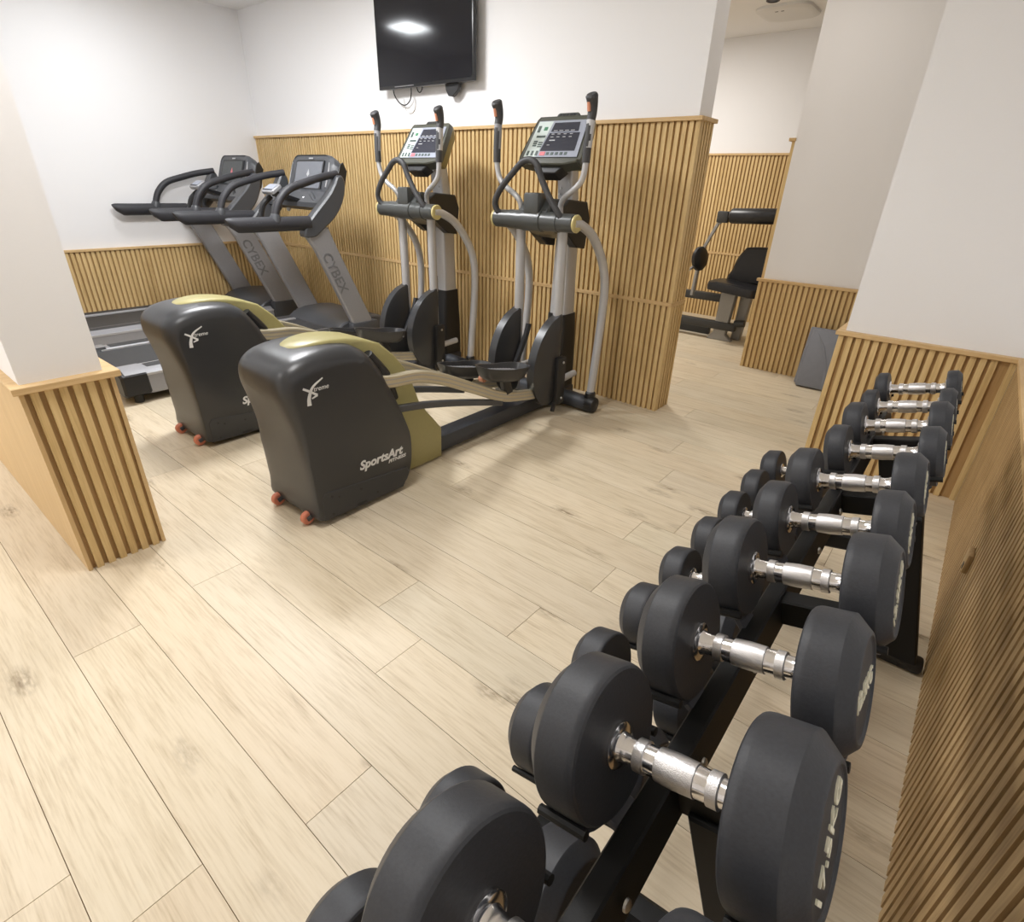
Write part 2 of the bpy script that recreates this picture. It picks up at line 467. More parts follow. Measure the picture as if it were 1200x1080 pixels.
# back wall: tall wainscot with a middle rail, a slatted end and a thick ledge
slats((XL, YB, 0), (1, 0, 0), (0, -1, 0), BE - XL, 0, HIGH - .022, rail=.742, phase=.004)
slats((BE, YB, 0), (0, 1, 0), (1, 0, 0), .200, 0, HIGH - .022, pitch=.038, w=.023, rail=.742, corner=True)
ledge(XL, BE + .016, YB - .018, YB + .216, HIGH)
# left wall: low wainscot
slats((XL + .024, .57, 0), (0, 1, 0), (1, 0, 0), YB - .57, 0, LOW - .022, edge=False)
ledge(XL, XL + .036, .57, YB, LOW, mat='ledgeY')
# partition end
slats((-2.36, .3025, 0), (0, 1, 0), (1, 0, 0), .2563, 0, LOW - .022, pitch=.0407, w=.024, phase=.0145, edge=False)
tn[0] += 1
struct(MB().box(XL, -2.361, .288, .302, 0, LOW - .022).build('trim_%d' % tn[0], M['panel']))
tn[0] += 1
struct(MB().box(XL, -2.361, .556, .57, 0, LOW - .022).build('trim_%d' % tn[0], M['panel']))
ledge(XL, -2.343, .272, .59, LOW, t=.024, mat='ledgeY')
# stub wall behind the dumbbells
slats((-.486, 3.40, 0), (1, 0, 0), (0, -1, 0), XR + .486, 0, LOW - .022, phase=.004)
slats((-.486, 3.76, 0), (0, -1, 0), (-1, 0, 0), .336, 0, LOW - .022, edge=False)
ledge(-.502, XR + .0245, 3.384, 3.78, LOW)
# right wall
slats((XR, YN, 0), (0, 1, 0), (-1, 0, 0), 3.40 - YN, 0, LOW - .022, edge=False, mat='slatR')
ledge(XR - .006, XR + .0245, YN, 3.385, LOW, mat='ledgeY')
# hallway wall
slats((-1.43, 5.06, 0), (1, 0, 0), (0, -1, 0), XR + 1.43, 0, LOW - .022, phase=.003)
ledge(-1.445, XR, 5.044, 5.09, LOW)
slats((-1.425, 5.42, 0), (0, -1, 0), (-1, 0, 0), .325, 0, HIGH - .02)
ledge(-1.445, -1.395, 5.07, 5.44, HIGH, mat='ledgeY')
# far wall
slats((XL, YF - .024, 0), (1, 0, 0), (0, -1, 0), XR - XL, 0, HIGH - .022, rail=.742, edge=False)
ledge(XL, XR, YF - .042, YF, HIGH)

# ------------------------------------------------------------------ television
def television():
    o = (-3.70, 3.40, 2.36)
    t = thing('television', 'black flat television on the white wall above the slatted panel', 'television', o)
    x0, x1, z0, z1 = -4.222, -3.175, 2.058, 2.680
    tp = MB(o).box(x0, x1, 3.392, 3.425, z0, z1, .006).build('bezel', M['tvb'], t)
    MB(o).box(x0 + .3, x1 - .3, 3.42, 3.455, z0 + .1, z1 - .12, .01).build('rear_housing', M['tvb'], t)
    MB(o).box(x0 + .012, x1 - .012, 3.3895, 3.395, z0 + .022, z1 - .012).build('screen', M['tv'], t)
    b = MB(o); b.box(-3.9, -3.5, 3.45, 3.4896, 2.25, 2.28, .003); b.box(-3.9, -3.5, 3.45, 3.4896, 2.50, 2.53, .003)
    build_each(b, 'wall_bracket', M['rackblk'], t)
    MB(o).box(x0 + .2, x0 + .42, 3.388, 3.393, z0 + .010, z0 + .014).build('trim_strip', M['silverD'], t)
    p = [(-3.50, 2.07), (-3.49, 2.02), (-3.465, 1.985), (-3.42, 1.978), (-3.37, 2.01), (-3.345, 2.055), (-3.345, 2.09), (-3.50, 2.09)]
    MB(o).prism(p, 'y', 3.425, 3.455, .004).build('receiver_box', M['blk'], t)
    c = MB(o)
    c.tube([(-4.12, 3.45, 2.10), (-4.11, 3.455, 2.03), (-4.06, 3.46, 1.975), (-3.99, 3.46, 1.955), (-3.93, 3.46, 1.985), (-3.905, 3.455, 2.04), (-3.905, 3.45, 2.10)], .0045, 8)
    c.tube([(-3.84, 3.45, 2.09), (-3.83, 3.455, 2.045), (-3.805, 3.455, 2.03), (-3.78, 3.455, 2.05), (-3.77, 3.45, 2.09)], .004, 8)
    c.build('power_cable', M['blk'], t)
    MB(o).tube([(-4.03, 3.482, 2.0), (-4.02, 3.484, 1.935), (-3.98, 3.485, 1.905), (-3.93, 3.485, 1.908), (-3.90, 3.484, 1.945), (-3.895, 3.48, 2.0)], .004, 8).build('white_cable', M['whitepl'], t)
television()

# ------------------------------------------------------------------ ellipticals
def elliptical():
    CX = -2.147; O = (CX, 2.0, 0)
    t = thing('elliptical_trainer', 'elliptical trainer nearest the camera, charcoal flywheel housing with gold spine, right of its twin', 'elliptical trainer', O, group='elliptical trainers')
    def mb(): return MB(O)
    X = lambda dx: CX + dx
    # --- flywheel housing: rounded shell lofted across X
    side = [(1.066, .030), (1.056, .13), (1.050, .28), (1.038, .43), (1.010, .56), (.990, .645), (1.000, .715), (1.06, .765), (1.17, .788), (1.29, .788), (1.385, .765), (1.455, .70),
            (1.525, .58), (1.580, .45), (1.615, .31), (1.618, .18), (1.595, .085), (1.545, .028), (1.40, .02), (1.24, .02)]
    side = closed_catmull(side, 4)
    def wf(p):
        y, z = p
        if z > .60: return (.62 + .38 * min(1, (z - .60) / .10)) if y < 1.15 else 1.0 if y < 1.40 else .75
        if z > .30: return (.14 + .86 * (z - .30) / .30) * (.62 if y < 1.15 else 1)
        return .14
    rings = []
    prof = [(-.206, .074), (-.204, .060), (-.198, .043), (-.187, .027), (-.168, .012), (-.142, .004), (-.10, 0), (0, 0)]
    prof += [(-a, d) for a, d in reversed(prof[:-1])]
    for dx, d in prof:
        q = inset(side, d, wf)
        # the sides pinch in towards the floor and the rear
        rings.append([(X(dx * 1.0), y, z) for y, z in q])
    shell = mb().loft(rings).build('flywheel_housing', M['shroud'], t, 50)
    # lower skirt panels with their dark screw holes
    for sg in (-1, 1):
        k = mb()
        k.prism([(1.085, .03), (1.085, .150), (1.105, .170), (1.30, .150), (1.45, .135), (1.57, .125), (1.585, .09), (1.54, .022)], 'x', X(sg * .165), X(sg * .2090), .003)
        sk = k.build('skirt_panel', M['shroud'], t)
        h = mb()
        for y, z in ((1.135, .14), (1.17, .125), (1.29, .115), (1.13, .05), (1.38, .06)):
            h.lathe([(0, .006), (.002, .006)], (X(sg * .2085), y, z), (sg, 0, 0), 10)
        h.box(X(sg * .2090) - .001, X(sg * .2090) + .001, 1.26, 1.315, .035, .045)
        build_each(h, 'screw_hole', M['blk'], sk)
    # gold spine
    g = [(1.13, .782), (1.145, .788), (1.17, .794), (1.20, .799), (1.24, .802), (1.29, .803), (1.375, .794), (1.46, .775), (1.55, .740), (1.635, .665), (1.70, .585), (1.745, .50), (1.785, .39), (1.835, .315), (1.94, .185), (1.935, .008), (1.55, .008), (1.40, .30), (1.25, .62)]
    gq = [g[0]] + g[1:]
    rr = []
    gp = [(-.098, .012), (-.094, .004), (-.086, 0), (0, 0), (.086, 0), (.094, .004), (.098, .012)]
    def wsp(y, z):
        if z > .6 and y < 1.30: return .30 + .70 * math.sqrt(max(0, 1 - ((1.30 - y) / .17) ** 2))
        return 1.0 - .16 * min(1, max(0, (1.0 - z) - .30) / .25)
    for dx, d in gp:
        q = inset(gq, d)
        rr.append([(X(dx * wsp(y, z)), y, z) for y, z in q])
    mb().loft(rr).build('gold_spine', M['gold'], t, 40)
    # dark slots where the pedal arms leave the housing
    for sg in (-1, 1):
        mb().tube([(X(sg * .125), 1.455, .715), (X(sg * .125), 1.53, .60), (X(sg * .125), 1.585, .47)], [.022, .034, .022], 12, sx=1.2).build('arm_slot', M['blk'], t)
    # transport wheels
    for sg in (-1, 1):
        w = mb(); c = X(sg * .125)
        w.lathe([(-.014, .012), (-.014, .026), (-.010, .031), (.010, .031), (.014, .026), (.014, .012)], (c, 1.046, .036), (1, 0, 0), 20)
        wh = w.build('transport_wheel', M['wheel'], t)
        h = mb(); h.lathe([(-.017, .010), (.017, .010)], (c, 1.046, .036), (1, 0, 0), 12)
        h.bar([(c - .02, 1.035, .036), (c - .02, 1.10, .07)], .006, .022, 1); h.bar([(c + .02, 1.035, .036), (c + .02, 1.10, .06)], .006, .022, 1)
        h.build('wheel_bracket', M['tmdark'], wh)
    # lettering, both sides carry it
    for sg in (1, -1):
        def L(s, size, y, z, ax=None, **kw):
            return text_obj('lettering', s, size, M['white'], shell, (X(sg * .2062) - O[0], y - O[1], z), (0, sg, 0), (0, 0, 1), .001, **kw)
        ys = 1.295 if sg > 0 else 1.58
        L('SportsArt', .060, ys, .210, shear=.25, bold=.0022, sx=1.04)
        L('FITNESS', .0225, ys + sg * .165, .186, shear=.25, bold=.0008, sx=1.35)
        yl = 1.082 if sg > 0 else 1.22
        L('treme', .029, yl + sg * .036, .642, shear=.3)
        def sw(P, W):
            m = mb(); Q = catmull([(0, yl + sg * a, b) for a, b in P], 6); n = len(Q)
            for i in range(n - 1):
                t0, t1 = i / (n - 1), (i + 1) / (n - 1)
                def wd(tt): return W[0] + (W[1] - W[0]) * tt
                vs = []
                for q, tt in ((Q[i], t0), (Q[i + 1], t1)):
                    d = (Q[min(i + 1, n - 1)] - Q[i]).normalized(); nn = Vector((0, -d.z, d.y))
                    vs += [q + nn * wd(tt), q - nn * wd(tt)]
                a = [(X(sg * .2055), v.y, v.z) for v in vs]; b = [(X(sg * .2075), v.y, v.z) for v in vs]
                order = (0, 1, 3, 2)
                m.loft([[a[j] for j in order], [b[j] for j in order]])
            return m.build('emblem', M['white'], shell)
        sw([(.010, .588), (.014, .622), (.036, .662), (.085, .690)], (.0095, .0025))
        sw([(-.008, .664), (.018, .648), (.052, .624)], (.0045, .005))
        sw([(.052, .624), (.026, .615)], (.0045, .0025))
    # base tube and front foot
    mb().box(X(-.057), X(.057), 1.90, 3.10, .022, .115, .006).build('base_beam', M['base'], t)
    f = mb(); f.tube([(X(-.350), 3.135, .055), (X(-.30), 3.13, .058), (X(-.12), 3.11, .07), (X(.12), 3.11, .07), (X(.30), 3.13, .058), (X(.350), 3.135, .055)], [.046, .053, .055, .055, .053, .046], 16)
    ft = f.build('front_foot', M['base'], t)
    mb().box(X(-.10), X(.10), 2.98, 3.26, .02, .125, .02).build('front_block', M['base'], t)
    for sg in (-1, 1):
        e = mb(); e.lathe([(-.06, .052), (-.055, .058), (.0, .058), (.025, .052), (.036, .03)], (X(sg * .335), 3.135, .058), (sg, 0, 0), 18)
        ec = e.build('foot_cap', M['blk'], ft)
        e = mb(); e.lathe([(0, .036), (.05, .036), (.058, .030)], (X(sg * .315), 3.135, .09), (0, 0, 1), 16); e.build('tube_socket', M['blk'], ft)
    # main column
    mb().loft([[(X(a * w), y0 + b * d, z) for a, b in rrect(-1, 1, 0, 1, .22, 3)] for z, w, y0, d in ((.58, .066, 3.115, .13), (.85, .060, 3.12, .12), (1.16, .055, 3.125, .11), (1.30, .055, 3.12, .095), (1.50, .055, 3.10, .08), (1.60, .052, 3.10, .07))]).build('mast', M['silver'], t)
    mb().loft([[(X(a * w), y0 + b * d, z) for a, b in rrect(-1, 1, 0, 1, .2, 3)] for z, w, y0, d in ((.07, .085, 3.06, .21), (.35, .080, 3.08, .19), (.56, .073, 3.10, .16), (.635, .070, 3.105, .15))]).build('mast_boot', M['blk'], t)
    bl = mb()
    for dx, z in ((-.02, 1.40), (.03, 1.38), (.035, 1.44), (-.03, 1.37)): bl.lathe([(0, .007), (.004, .006)], (X(dx), 3.106, z), (0, -1, 0), 10)
    build_each(bl, 'bolt', M['bolt'], t)
    # hub
    hb = mb()
    hb.lathe([(-.298, .042), (-.288, .050), (-.185, .050), (-.183, .054), (-.07, .054), (-.066, .060), (.066, .060), (.07, .054), (.183, .054), (.185, .050), (.288, .050), (.298, .042)], (X(0), 2.82, 1.225), (1, 0, 0), 28)
    hub = hb.build('pivot_hub', M['hub'], t)
    for sg in (-1, 1):
        mb().lathe([(0, .047), (.010, .049), (.016, .045), (.017, .012), (.013, .010)], (X(sg * .294), 2.82, 1.225), (sg, 0, 0), 24).build('end_cap', M['capgold'], hub)
    hs = mb()
    hs.prism([(2.80, 1.20), (2.80, 1.28), (2.86, 1.345), (2.93, 1.345), (3.02, 1.30), (3.13, 1.25), (3.14, 1.12), (3.02, 1.12), (2.90, 1.16)], 'x', X(-.11), X(.11), .008)
    hs.build('hub_cover', M['hub'], hub)
    mb().box(X(-.055), X(.055), 2.775, 2.86, 1.25, 1.375, .012).build('hub_block', M['hub'], hub)
    for sg in (-1, 1):
        mb().prism([(2.85, 1.19), (2.85, 1.28), (2.96, 1.345), (3.16, 1.33), (3.20, 1.24), (3.17, 1.06), (3.08, 1.07), (2.95, 1.16)], 'x', X(sg * .085), X(sg * .15), .006).build('side_cover', M['blk'], hub)
    # curved side tubes to the foot
    for sg in (-1, 1):
        mb().tube([(X(sg * .290), 2.80, 1.226), (X(sg * .294), 2.87, 1.218), (X(sg * .304), 3.0, 1.152), (X(sg * .306), 3.13, 1.008), (X(sg * .308), 3.19, .86), (X(sg * .309), 3.195, .66), (X(sg * .311), 3.165, .36), (X(sg * .313), 3.135, .10)], .0275, 14).build('side_tube', M['silver'], t)
    # fixed triangular handle
    mb().tube([(X(-.245), 2.80, 1.25), (X(-.268), 2.785, 1.275), (X(-.270), 2.775, 1.325), (X(-.215), 2.77, 1.40), (X(-.10), 2.765, 1.50), (X(-.055), 2.765, 1.532), (X(0.0), 2.765, 1.540), (X(.045), 2.765, 1.515), (X(.075), 2.77, 1.45), (X(.13), 2.775, 1.36), (X(.19), 2.785, 1.28), (X(.215), 2.80, 1.24)], .0182, 12).build('fixed_handle', M['grip'], t)
    # swing arms
    for sg in (-1, 1):
        a = mb()
        dy = .0
        a.tube([(X(sg * .145), 2.88, 1.26), (X(sg * .15), 2.87, 1.315), (X(sg * .18), 2.86, 1.355), (X(sg * .25), 2.85, 1.40), (X(sg * .30), 2.845, 1.45), (X(sg * .318), 2.84, 1.53), (X(sg * .320), 2.842, 1.60)], .0165, 12)
        arm = a.build('swing_arm', M['silver'], t)
        mb().tube([(X(sg * .318), 2.84, 1.530), (X(sg * .320), 2.842, 1.62), (X(sg * .322), 2.852, 1.74)], .0222, 14).build('grip', M['grip'] if sg < 0 else M['grip'], arm)
        mb().tube([(X(sg * .320), 2.842, 1.60), (X(sg * .322), 2.852, 1.735)], .0230, 14, 1).build('pulse_sensor', M['silver'] if sg > 0 else M['tmgrey'], arm)
        mb().tube([(X(sg * .322), 2.850, 1.725), (X(sg * .322), 2.858, 1.76), (X(sg * .323), 2.852, 1.80), (X(sg * .324), 2.838, 1.832), (X(sg * .324), 2.833, 1.842)], [.0232, .0245, .028, .033, .025], 14).build('grip_knob', M['grip'], arm)
        mb().tube([(X(sg * .322 - .004), 2.832, 1.765), (X(sg * .322 - .004), 2.824, 1.805)], [.010, .010], 10).build('thumb_button', M['orange'], arm)
        # lower leg of the swing arm, guard and link block
        p = mb(); p.tube([(X(sg * .158), 2.895, 1.20), (X(sg * .158), 2.90, .70), (X(sg * .162), 2.895, .12)], .0310, 14)
        pl = p.build('lower_arm', M['silver'], t)
        D = [(2.91, .665), (2.86, .675), (2.79, .645), (2.72, .585), (2.665, .50), (2.635, .40), (2.635, .31), (2.66, .22), (2.71, .15), (2.77, .115), (2.83, .12), (2.89, .16), (2.90, .35)]
        D = closed_catmull(D, 3)
        ar = [(X(sg * .163 - .034), .012), (X(sg * .163 - .028), .0), (X(sg * .163 + .028), 0), (X(sg * .163 + .034), .012)]
        mb().loft([[(x, y, z) for y, z in inset(D, d)] for x, d in ar]).build('arm_guard', M['shroud'], pl, 50)
        k = mb(); k.box(X(sg * .205 - .022), X(sg * .205 + .022), 2.85, 2.94, .10, .42, .008)
        k.bar([(X(sg * .205), 2.86, .11), (X(sg * .205), 2.84, .055)], .02, .03, 1)
        kk = k.build('link_block', M['blk'], pl)
        bb = mb()
        for z in (.385, .14): bb.lathe([(0, .009), (.005, .008)], (X(sg * .227), 2.905, z), (sg, 0, 0), 10)
        build_each(bb, 'bolt', M['bolt'], kk)
        mb().tube([(X(sg * .195), 2.92, .255), (X(sg * .190), 3.10, .262)], .022, 12, 1).build('cross_link', M['silver'], pl)
        mb().bar([(X(sg * .113), 2.955, .575), (X(sg * .113), 2.93, .50), (X(sg * .113), 2.83, .33)], .026, .040, 2).build('lever', M['tmdark'], pl)
        mb().box(X(sg * .163) - .012, X(sg * .163) + .012, 2.925, 2.931, .60, .78, .002).build('slot_cover', M['blk'], pl)
    # pedal arms: the right one is low, the left one a little higher
    for sg, dz in ((1, 0), (-1, .0)):
        b = mb()
        path = [(1.47, .585), (1.56, .570), (1.72, .555), (1.88, .502), (2.02, .438), (2.16, .372), (2.30, .305), (2.42, .262), (2.56, .232), (2.72, .205), (2.84, .20)]
        P = [(X(sg * .157), y, z + dz * min(1, (y - 1.4) / 1.0) * (1 if y < 2.5 else 1 - (y - 2.5) / .4)) for y, z in path]
        b.bar(P, .036, .062, 4)
        pa = b.build('pedal_arm', M['railgold'], t)
        for dd in (.012, -.010):
            mb().bar([(p[0] + .0185, p[1], p[2] + dd) for p in P], .002, .006, 4).build('arm_groove', M['silverD'], pa)
        lk = mb()
        lk.bar([(X(sg * .157), 1.52, .43), (X(sg * .157), 1.75, .395), (X(sg * .157), 2.05, .325), (X(sg * .157), 2.36, .24)], .028, .036, 4)
        lk.build('drive_link', M['tmdark'], t)
        # pedal: dished foot plate
        cy, cz = (2.37, .425) if sg > 0 else (2.36, .375)
        tilt = R(-12)
        cxp = X(.152) if sg > 0 else X(-.152)
        mt = Matrix.Translation((cxp, cy, cz)) @ Matrix.Rotation(tilt, 4, 'X')
        w = MB(O, mt)
        def ov(a, b0, b1, z, rise):
            pts = []
            for i in range(36):
                th = 2 * PI * i / 36; c_, s_ = math.cos(th), math.sin(th)
                f = 1 / (abs(c_) ** 3.2 + abs(s_) ** 3.2) ** (1 / 3.2)
                pts.append((a * c_ * f, (b1 if s_ > 0 else b0) * s_ * f, z + rise * (.35 + .65 * max(0, s_))))
            return pts
        w.loft([ov(.052, .13, .15, -.045, 0), ov(.070, .17, .185, -.025, .005), ov(.083, .195, .205, .012, .025), ov(.087, .20, .21, .022, .032), ov(.079, .19, .20, .022, .030), ov(.066, .175, .185, .002, .006), ov(.03, .1, .1, .0, 0)])
        pd = w.build('pedal', M['shroud'], t, 50)
        tr = MB(O, mt)
        for i in range(-5, 7): tr.box(-.062, .062, i * .027 - .008, i * .027 + .008, .0, .011)
        tr.build('tread', M['tmgrey'], pd)
        st = mb(); st.bar([(cxp, cy + .02, cz - .03), (X(sg * .157), cy + .05, .29)], .05, .06, 1); st.build('pedal_bracket', M['blk'], pd)
        rb = mb(); rb.lathe([(0, .022), (.03, .022)], (cxp - .06, cy - .12, cz - .02), (1, 0, 0), 12); rb.build('adjuster', M['orange'], pd)
    # console
    C = Vector((CX, 2.935, 1.530)); tl = R(-33)        # hinge at the lower edge of the face, leaning back
    mt = Matrix.Translation(C) @ Matrix.Rotation(tl, 4, 'X')
    H = .285
    def cpoly(i=0, lip=0): return [(-.215 + i, 0 + i), (.215 - i, 0 + i), (.222 - i, .03), (.192 - i, H - .02), (.178 - i, H - i), (-.178 + i, H - i), (-.192 + i, H - .02), (-.222 + i, .03)]
    c = MB(O, mt)
    # local axes: x right, z up along the face, y depth (face at y=0)
    c.loft([[(x, -.012, z) for x, z in cpoly(.004)], [(x, -.016, z) for x, z in cpoly(.0)], [(x, .022, z) for x, z in cpoly(-.004)]])
    con = c.build('console', M['frameol'], t)
    c = MB(O, mt); c.loft([[(x, .022, z) for x, z in cpoly(-.003)], [(x, .04, z) for x, z in cpoly(-.001)], [(x * .9, .095, z * .9 + .01) for x, z in cpoly(.01)]]); c.build('rear_shell', M['olived'], con)
    MB(O, mt).prism([(-.205, -.006), (-.12, -.022), (.12, -.022), (.205, -.006), (.213, .014), (-.213, .014)], 'y', -.026, .05, .006).build('console_lip', M['frameol'], con)
    MB(O, mt).prism([(-.11, -.016), (-.07, -.060), (.07, -.060), (.11, -.016)], 'y', .0, .075, .005).build('console_neck', M['blk'], con)
    FY = -.0155
    MB(O, mt).prism([(-.192, .028), (.192, .028), (.172, H - .028), (-.172, H - .028)], 'y', FY, FY - .002).build('keypad_panel', M['dispw'], con)
    MB(O, mt).prism([(-.190, .030), (-.098, .030), (-.066, H - .032), (-.170, H - .032)], 'y', FY - .0005, FY - .0026).build('key_field', M['keyf'], con)
    d = MB(O, mt); d.prism([(-.085, .065), (.160, .065), (.150, .178), (-.062, .178)], 'y', FY - .002, FY - .0035); d.prism([(-.058, .186), (.135, .186), (.125, .242), (-.052, .242)], 'y', FY - .002, FY - .0035)
    dp = d.build('display', M['disp'], con)
    e = MB(O, mt)
    for i in range(4):
        for z in (.168, .150): e.box(-.045 + i * .043, -.025 + i * .043, FY - .0042, FY - .0034, z, z + .004)
    e.box(-.045, -.005, FY - .0042, FY - .0034, .128, .134); e.box(-.05, -.03, FY - .0042, FY - .0034, .10, .103)
    for i in range(4): e.box(-.04 + i * .04, -.012 + i * .04, FY - .0042, FY - .0034, .190, .194)
    e.build('display_marking', M['badge'], dp)
    k = MB(O, mt)
    k.box(-.150, -.085, FY - .0042, FY - .0022, .150, .163)
    for i in range(3): k.box(-.175 + i * .032, -.160 + i * .032, FY - .0042, FY - .0022, .036, .066)
    for z in (.095, .108, .121): k.box(-.155, -.128, FY - .0042, FY - .0022, z, z + .009); k.box(-.118, -.088, FY - .0042, FY - .0022, z - .006, z + .001)
    k.box(-.160, -.140, FY - .0042, FY - .0022, .185, .225)
    for i in range(5): k.box(-.030 + i * .032, -.012 + i * .032, FY - .0042, FY - .0022, .040, .056)
    build_each(k, 'button', M['key'], con)
    MB(O, mt).box(-.115, -.090, FY - .0042, FY - .0022, .195, .217).build('start_button', M['green'], con)
    MB(O, mt).box(-.078, -.040, FY - .0042, FY - .0022, .036, .060).build('stop_button', M['red'], con)
    f = MB(O, mt); f.prism([(-.085, H - .005), (-.075, H + .03), (-.062, H + .038), (.062, H + .038), (.075, H + .03), (.085, H - .005)], 'y', .0, .06, .006)
    fan = f.build('fan_housing', M['hub'], con)
    v = MB(O, mt)
    for i in range(5): v.box(-.058 + i * .024, -.040 + i * .024, -.0012, .0005, H + .006, H + .026)
    v.build('fan_vent', M['blk'], fan)
    return t
E1 = elliptical()
E2 = copy_tree(E1)
E2.location = (-2.147 - 1.185, 2.042, 0)
E2['label'] = 'elliptical trainer with charcoal housing, between the treadmills and the nearer trainer'

# ------------------------------------------------------------------ treadmills
def treadmill():
    CX = -4.61; O = (CX, 2.1, 0)
    t = thing('treadmill', 'grey treadmill nearer the ellipticals, its console with a lit grey screen', 'treadmill', O, group='treadmills')
    def mb(): return MB(O)
    X = lambda dx: CX + dx
    dk = mb(); dk.box(X(-.40), X(.40), 1.06, 2.95, .05, .165, .01); dk.build('deck_frame', M['tmdark'], t)
    b = mb(); b.prism([(1.085, .165), (1.06, .145), (1.06, .20), (1.085, .212), (2.80, .212), (2.80, .165)], 'x', X(-.265), X(.265)); b.build('running_belt', M['belt'], t)
    for sg in (-1, 1):
        s = mb(); s.prism([(x, z) for x, z in ((X(sg * .27), .10), (X(sg * .27), .208), (X(sg * .29), .226), (X(sg * .40), .226), (X(sg * .455), .195), (X(sg * .455), .06), (X(sg * .40), .05))], 'y', 1.18, 2.85, .004)
        sr = s.build('side_rail', M['tmgrey'], t)
        l = mb(); l.box(X(sg * .2685) - .004, X(sg * .2685) + .004, 1.15, 2.80, .205, .222); l.box(X(sg * .455) - .004, X(sg * .455) + .004, 1.19, 2.85, .185, .20); build_each(l, 'edge_strip', M['silver'], sr)
        g = mb(); g.box(X(sg * .345 - .045), X(sg * .345 + .045), 1.22, 2.80, .226, .2285); g.build('foot_tread', M['belt'], sr)
        c = mb(); c.prism([(X(sg * .262), .06), (X(sg * .262), .21), (X(sg * .30), .232), (X(sg * .39), .232), (X(sg * .462), .20), (X(sg * .466), .07), (X(sg * .42), .045)], 'y', 1.03, 1.20, .015)
        ec = c.build('rear_cap', M['blk'], t)
        mb().prism([(X(sg * .30), .233), (X(sg * .39), .233), (X(sg * .455), .207), (X(sg * .455), .209), (X(sg * .39), .236), (X(sg * .30), .236)], 'y', 1.06, 1.19).build('cap_top', M['tmgrey'], ec)
        ff = mb(); ff.lathe([(0, .03), (.05, .03), (.06, .02)], (X(sg * .40), 1.12, 0), (0, 0, 1), 14); ff.lathe([(0, .03), (.06, .03)], (X(sg * .38), 2.95, 0), (0, 0, 1), 14); build_each(ff, 'foot', M['blk'], t)
    # motor hood
    hd = [(2.72, .165), (2.74, .225), (2.80, .265), (2.92, .295), (3.10, .30), (3.22, .285), (3.27, .22), (3.28, .06), (2.9, .05)]
    mb().prism(hd, 'x', X(-.40), X(.40), .012).build('motor_hood', M['tmdark'], t)
    # uprights
    U = [(2.535, 1.00), (2.56, 1.06), (2.735, 1.06), (2.80, .90), (3.10, .24), (3.09, .12), (2.94, .12), (2.865, .30), (2.60, .90)]
    for sg in (-1, 1):
        a0, a1 = sorted((X(sg * .395), X(sg * .452)))
        u = mb().prism(U, 'x', a0, a1, .010).build('upright', M['tmgrey'], t)
        d = Vector((0, .355, -.80)).normalized()
        xo = X(sg * .4525) - O[0]
        text_obj('lettering', 'CYBEX', .115, M['engrave'], u, (xo, (2.655 if sg > 0 else 2.90) - O[1] - .012, (.86 if sg > 0 else .42)), d if sg > 0 else -d, (0, .8, .355) if sg > 0 else (0, .8, .355) , .001, shear=.15, bold=.002)
        ft = mb(); ft.box(a0 - .012, a1 + .012, 2.86, 3.14, .10, .27, .015); ft.build('upright_boot', M['tmdark'], u)
        # handrail bar with a slanted tip
        xr = X(sg * .432)
        h = mb(); n = 16; rings = []
        for y, sc, slant in ((1.925, .55, .03), (1.935, .80, .05), (1.95, .97, .055), (1.975, 1.0, .05), (2.53, 1.0, 0), (2.58, 1.0, 0)):
            rings.append([(xr + .039 * sc * math.cos(2 * PI * i / n), y + slant * (.5 - .5 * math.sin(2 * PI * i / n)), 1.096 + .052 * (sc * math.sin(2 * PI * i / n) + (1 - sc) * .6)) for i in range(n)])
        h.loft(rings); hr = h.build('handrail', M['tmfoam'], t)
        if sg > 0: text_obj('lettering', 'CYBEX', .04, M['engrave'], hr, (xr + .0355 - O[0], 2.05 - O[1], 1.085), (0, 1, 0), (0, 0, 1), .0012, bold=.0006)
        # curved rail up to the console
        cr = mb(); cr.tube([(xr, 2.30, 1.12), (xr, 2.315, 1.18), (xr, 2.36, 1.26), (xr, 2.45, 1.335), (X(sg * .428), 2.60, 1.382), (X(sg * .42), 2.74, 1.418), (X(sg * .39), 2.90, 1.445)], .0275, 14)
        cc = cr.build('curved_rail', M['tmfoam'], t)
        mb().lathe([(-.01, .040), (.02, .040), (.045, .031)], (xr, 2.30, 1.12), (0, .2, 1), 18).build('rail_collar', M['tmdark'], cc)
        # fairing from upright to the console
        fr = [(2.515, 1.0), (2.53, 1.07), (2.60, 1.145), (2.70, 1.235), (2.78, 1.31), (2.83, 1.375), (2.865, 1.43), (2.91, 1.43), (2.93, 1.37), (2.905, 1.27), (2.85, 1.18), (2.78, 1.11), (2.705, 1.06), (2.61, .995)]
        f0, f1 = sorted((X(sg * .375), X(sg * .462)))
        mb().prism(closed_catmull(fr, 3), 'x', f0, f1, .012).build('console_arm', M['tmdark'], t)
    # console
    tl = R(-20); mt = Matrix.Translation((CX, 2.865, 1.295)) @ Matrix.Rotation(tl, 4, 'X')
    def sq(w, z0, z1, r=.05): return rrect(-w, w, z0, z1, r)
    c = MB(O, mt)
    c.loft([[(x, -.012, z) for x, z in sq(.255, .01, .292)], [(x, -.020, z) for x, z in sq(.268, .0, .30, .07)], [(x, .0, z) for x, z in sq(.315, -.02, .30, .08)], [(x, .045, z) for x, z in sq(.345, -.04, .285, .09)], [(x, .10, z) for x, z in sq(.34, -.05, .26, .09)], [(x, .14, z) for x, z in sq(.28, -.01, .20, .08)]])
    con = c.build('console', M['tmdark'], t)
    sd = MB(O, mt)
